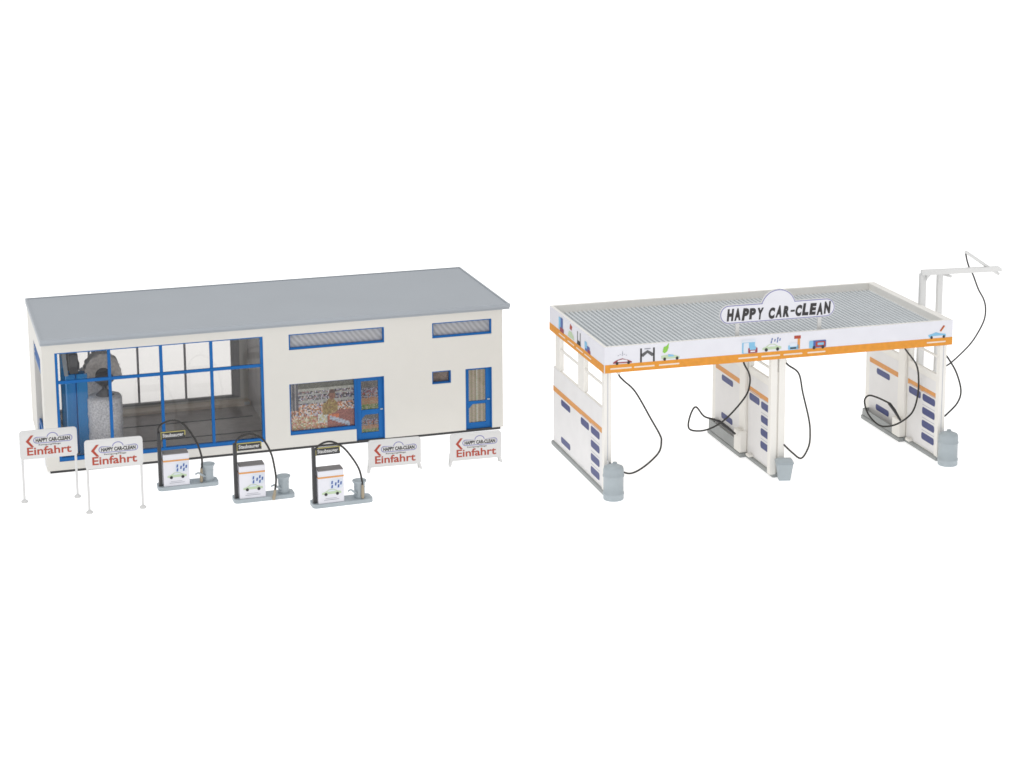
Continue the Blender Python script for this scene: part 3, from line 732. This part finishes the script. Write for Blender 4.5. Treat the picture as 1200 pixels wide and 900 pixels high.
hose('wash_hose', [(8.5, .32, 5.60), (8.52, .3, 5.4), (8.74, .28, 5.14), (9.24, .25, 4.72), (9.44, .22, 3.83), (9.75, .2, 2.61), (9.82, .17, 1.95), (9.76, .15, 1.32), (9.4, .12, .8), (8.95, .1, 1.1), (8.52, .14, 1.53)], R,
     'black hose hanging in a long loop right of the middle post', nozzle=[(8.5, .32, 5.56), (8.6, .3, 5.28)])
hose('wash_hose', [(6.9, 1.4, 6.1), (7.0, 1.45, 5.5), (7.11, 1.5, 5.03), (7.41, 1.65, 4.53), (7.53, 1.79, 4.05), (7.4, 1.94, 3.38), (6.68, 2.08, 2.49), (6.09, 2.23, 2.01), (5.51, 2.38, 1.79), (5.0, 2.52, 1.82), (4.91, 2.67, 2.03), (5.1, 2.82, 2.53), (5.39, 2.96, 2.75), (5.83, 3.11, 2.24), (6.3, 3.2, 2.03), (6.59, 3.25, 1.9)], R,
     'black hose with lance in the left lane, ending at the middle wall holder', lance=[(6.5, 3.23, 1.95), (6.62, 3.26, 1.88), (7.1, 3.45, 1.5), (7.45, 3.6, 1.2), (7.62, 3.7, 1.06)])
hose('wash_hose', [(14.6, 1.4, 6.1), (14.85, 1.45, 5.5), (15.15, 1.5, 5.01), (15.77, 1.66, 4.25), (16.0, 1.82, 3.46), (16.05, 1.98, 2.58), (15.89, 2.15, 1.79), (15.37, 2.31, 1.31), (14.84, 2.47, 1.12), (14.4, 2.63, 1.19), (13.96, 2.79, 1.68), (13.81, 2.95, 2.28), (14.09, 3.12, 2.5), (14.62, 3.28, 2.32), (15.29, 3.3, 1.97)], R,
     'black hose with lance in the right lane, round loop against the right wall', lance=[(15.2, 3.3, 2.0), (15.29, 3.3, 1.94), (15.55, 3.3, 1.6), (15.8, 3.3, 1.2), (15.88, 3.3, 1.08)])
hose('wash_hose', [(16.42, .3, 5.5), (16.44, .3, 5.15), (16.71, .28, 4.77), (17.11, .26, 4.1), (17.36, .24, 3.25), (17.19, .22, 2.68), (16.67, .2, 2.2), (16.5, .25, 2.05)], R, 'short black hose bowing outward from the front right post')

# ---- hose gantry beside the right wall
gt = empty('hose_gantry', 'thin white gantry frame with a slanted swivel arm behind the right end', 'gantry', bay_xy(16.55, 3.0), WPOSE[2])
G = lambda x0, x1, y0, y1, z0, z1, name, bev=.02: (lambda b: b.build(name, gt, bev))(MB().box(x0 - 16.55, x1 - 16.55, y0 - 3, y1 - 3, z0, z1, GANTW))
G(16.55, 16.86, 3.0, 3.22, 0, 8.2, 'post'); G(17.46, 17.72, 3.0, 3.22, 0, 8.2, 'post')
b = MB(); b.prism([(-.01, 8.17), (4.15, 8.10), (4.15, 8.24), (4.02, 8.33), (-.01, 8.42)], (-.02, 0, 0), (1, 0, 0), (0, 0, 1), -.2, GANTW); b.build('beam', gt, .02)
b = MB(); b.prism([(.26, 7.88), (.34, 8.0), (.52, 8.17), (.26, 8.17)], (0, .04, 0), (1, 0, 0), (0, 0, 1), -.12, GANTW); b.build('corner_brace', gt, .01)
b = MB(); b.tube([(1.2, .1, 8.1), (1.5, -.2, 8.02)], .07, GANTW, 8); b.build('hose_hook', gt)
b = MB(); b.tube([(2.27, .0, 9.13), (4.05, -.06, 7.93)], .075, GANTW, 8); b.build('swivel_arm', gt)
hose('gantry_hose', [(18.84, 3.02, 9.1), (18.97, 3.08, 8.68), (19.17, 3.17, 8.26), (19.4, 3.25, 7.94), (19.76, 3.33, 7.19), (20.11, 3.42, 6.66), (20.28, 3.5, 6.18), (20.28, 3.58, 5.61), (20.03, 3.67, 4.98), (19.61, 3.75, 4.34), (18.77, 3.83, 3.57), (18.31, 3.92, 3.3), (17.77, 4.0, 3.13), (16.5, 4.1, 2.9)], R * .9,
     'black hose hanging from the slanted gantry arm in a wide outward curve')

# ------------------------------------------------------------------ camera
f, th, h, cx, cy = 2377.163, .19136, 28.801, 675.405, 255.142
cd = bpy.data.cameras.new('camera'); co = bpy.data.objects.new('camera', cd); COL.objects.link(co)
co.location = (0, 0, h); co.rotation_euler = (PI / 2 - th, 0, 0)
cd.sensor_fit = 'HORIZONTAL'; cd.sensor_width = 36; cd.lens = 36 * f / 1200
cd.shift_x = (600 - cx) / 1200; cd.shift_y = (cy - 450) / 1200
cd.clip_start = 1; cd.clip_end = 6000
S.camera = co

# ------------------------------------------------------------------ light
w = bpy.data.worlds.new('World'); S.world = w; w.use_nodes = True
w.node_tree.nodes['Background'].inputs[0].default_value = (1, 1, 1, 1); w.node_tree.nodes['Background'].inputs[1].default_value = .62
def softbox(name, loc, target, sx, sy, radiance, col=(1, 1, 1)):
    l = bpy.data.lights.new(name, 'AREA'); l.shape = 'RECTANGLE'; l.size = sx; l.size_y = sy; l.color = col
    l.energy = radiance * PI * sx * sy
    o = bpy.data.objects.new(name, l); COL.objects.link(o); o.location = loc
    o.rotation_euler = (Vector(target) - Vector(loc)).to_track_quat('-Z', 'Y').to_euler()
softbox('overhead_softbox', (-10, 90, 110), (0, 95, 0), 130, 90, 1.38)
softbox('front_softbox', (-38, -12, 70), (0, 95, 3), 70, 70, 1.3, (1, .985, .96))

S.view_settings.view_transform = 'Standard'; S.view_settings.look = 'None'; S.view_settings.exposure = 0; S.view_settings.gamma = 1
S.cycles.max_bounces = 10; S.cycles.transparent_max_bounces = 16; S.cycles.filter_width = 1.6
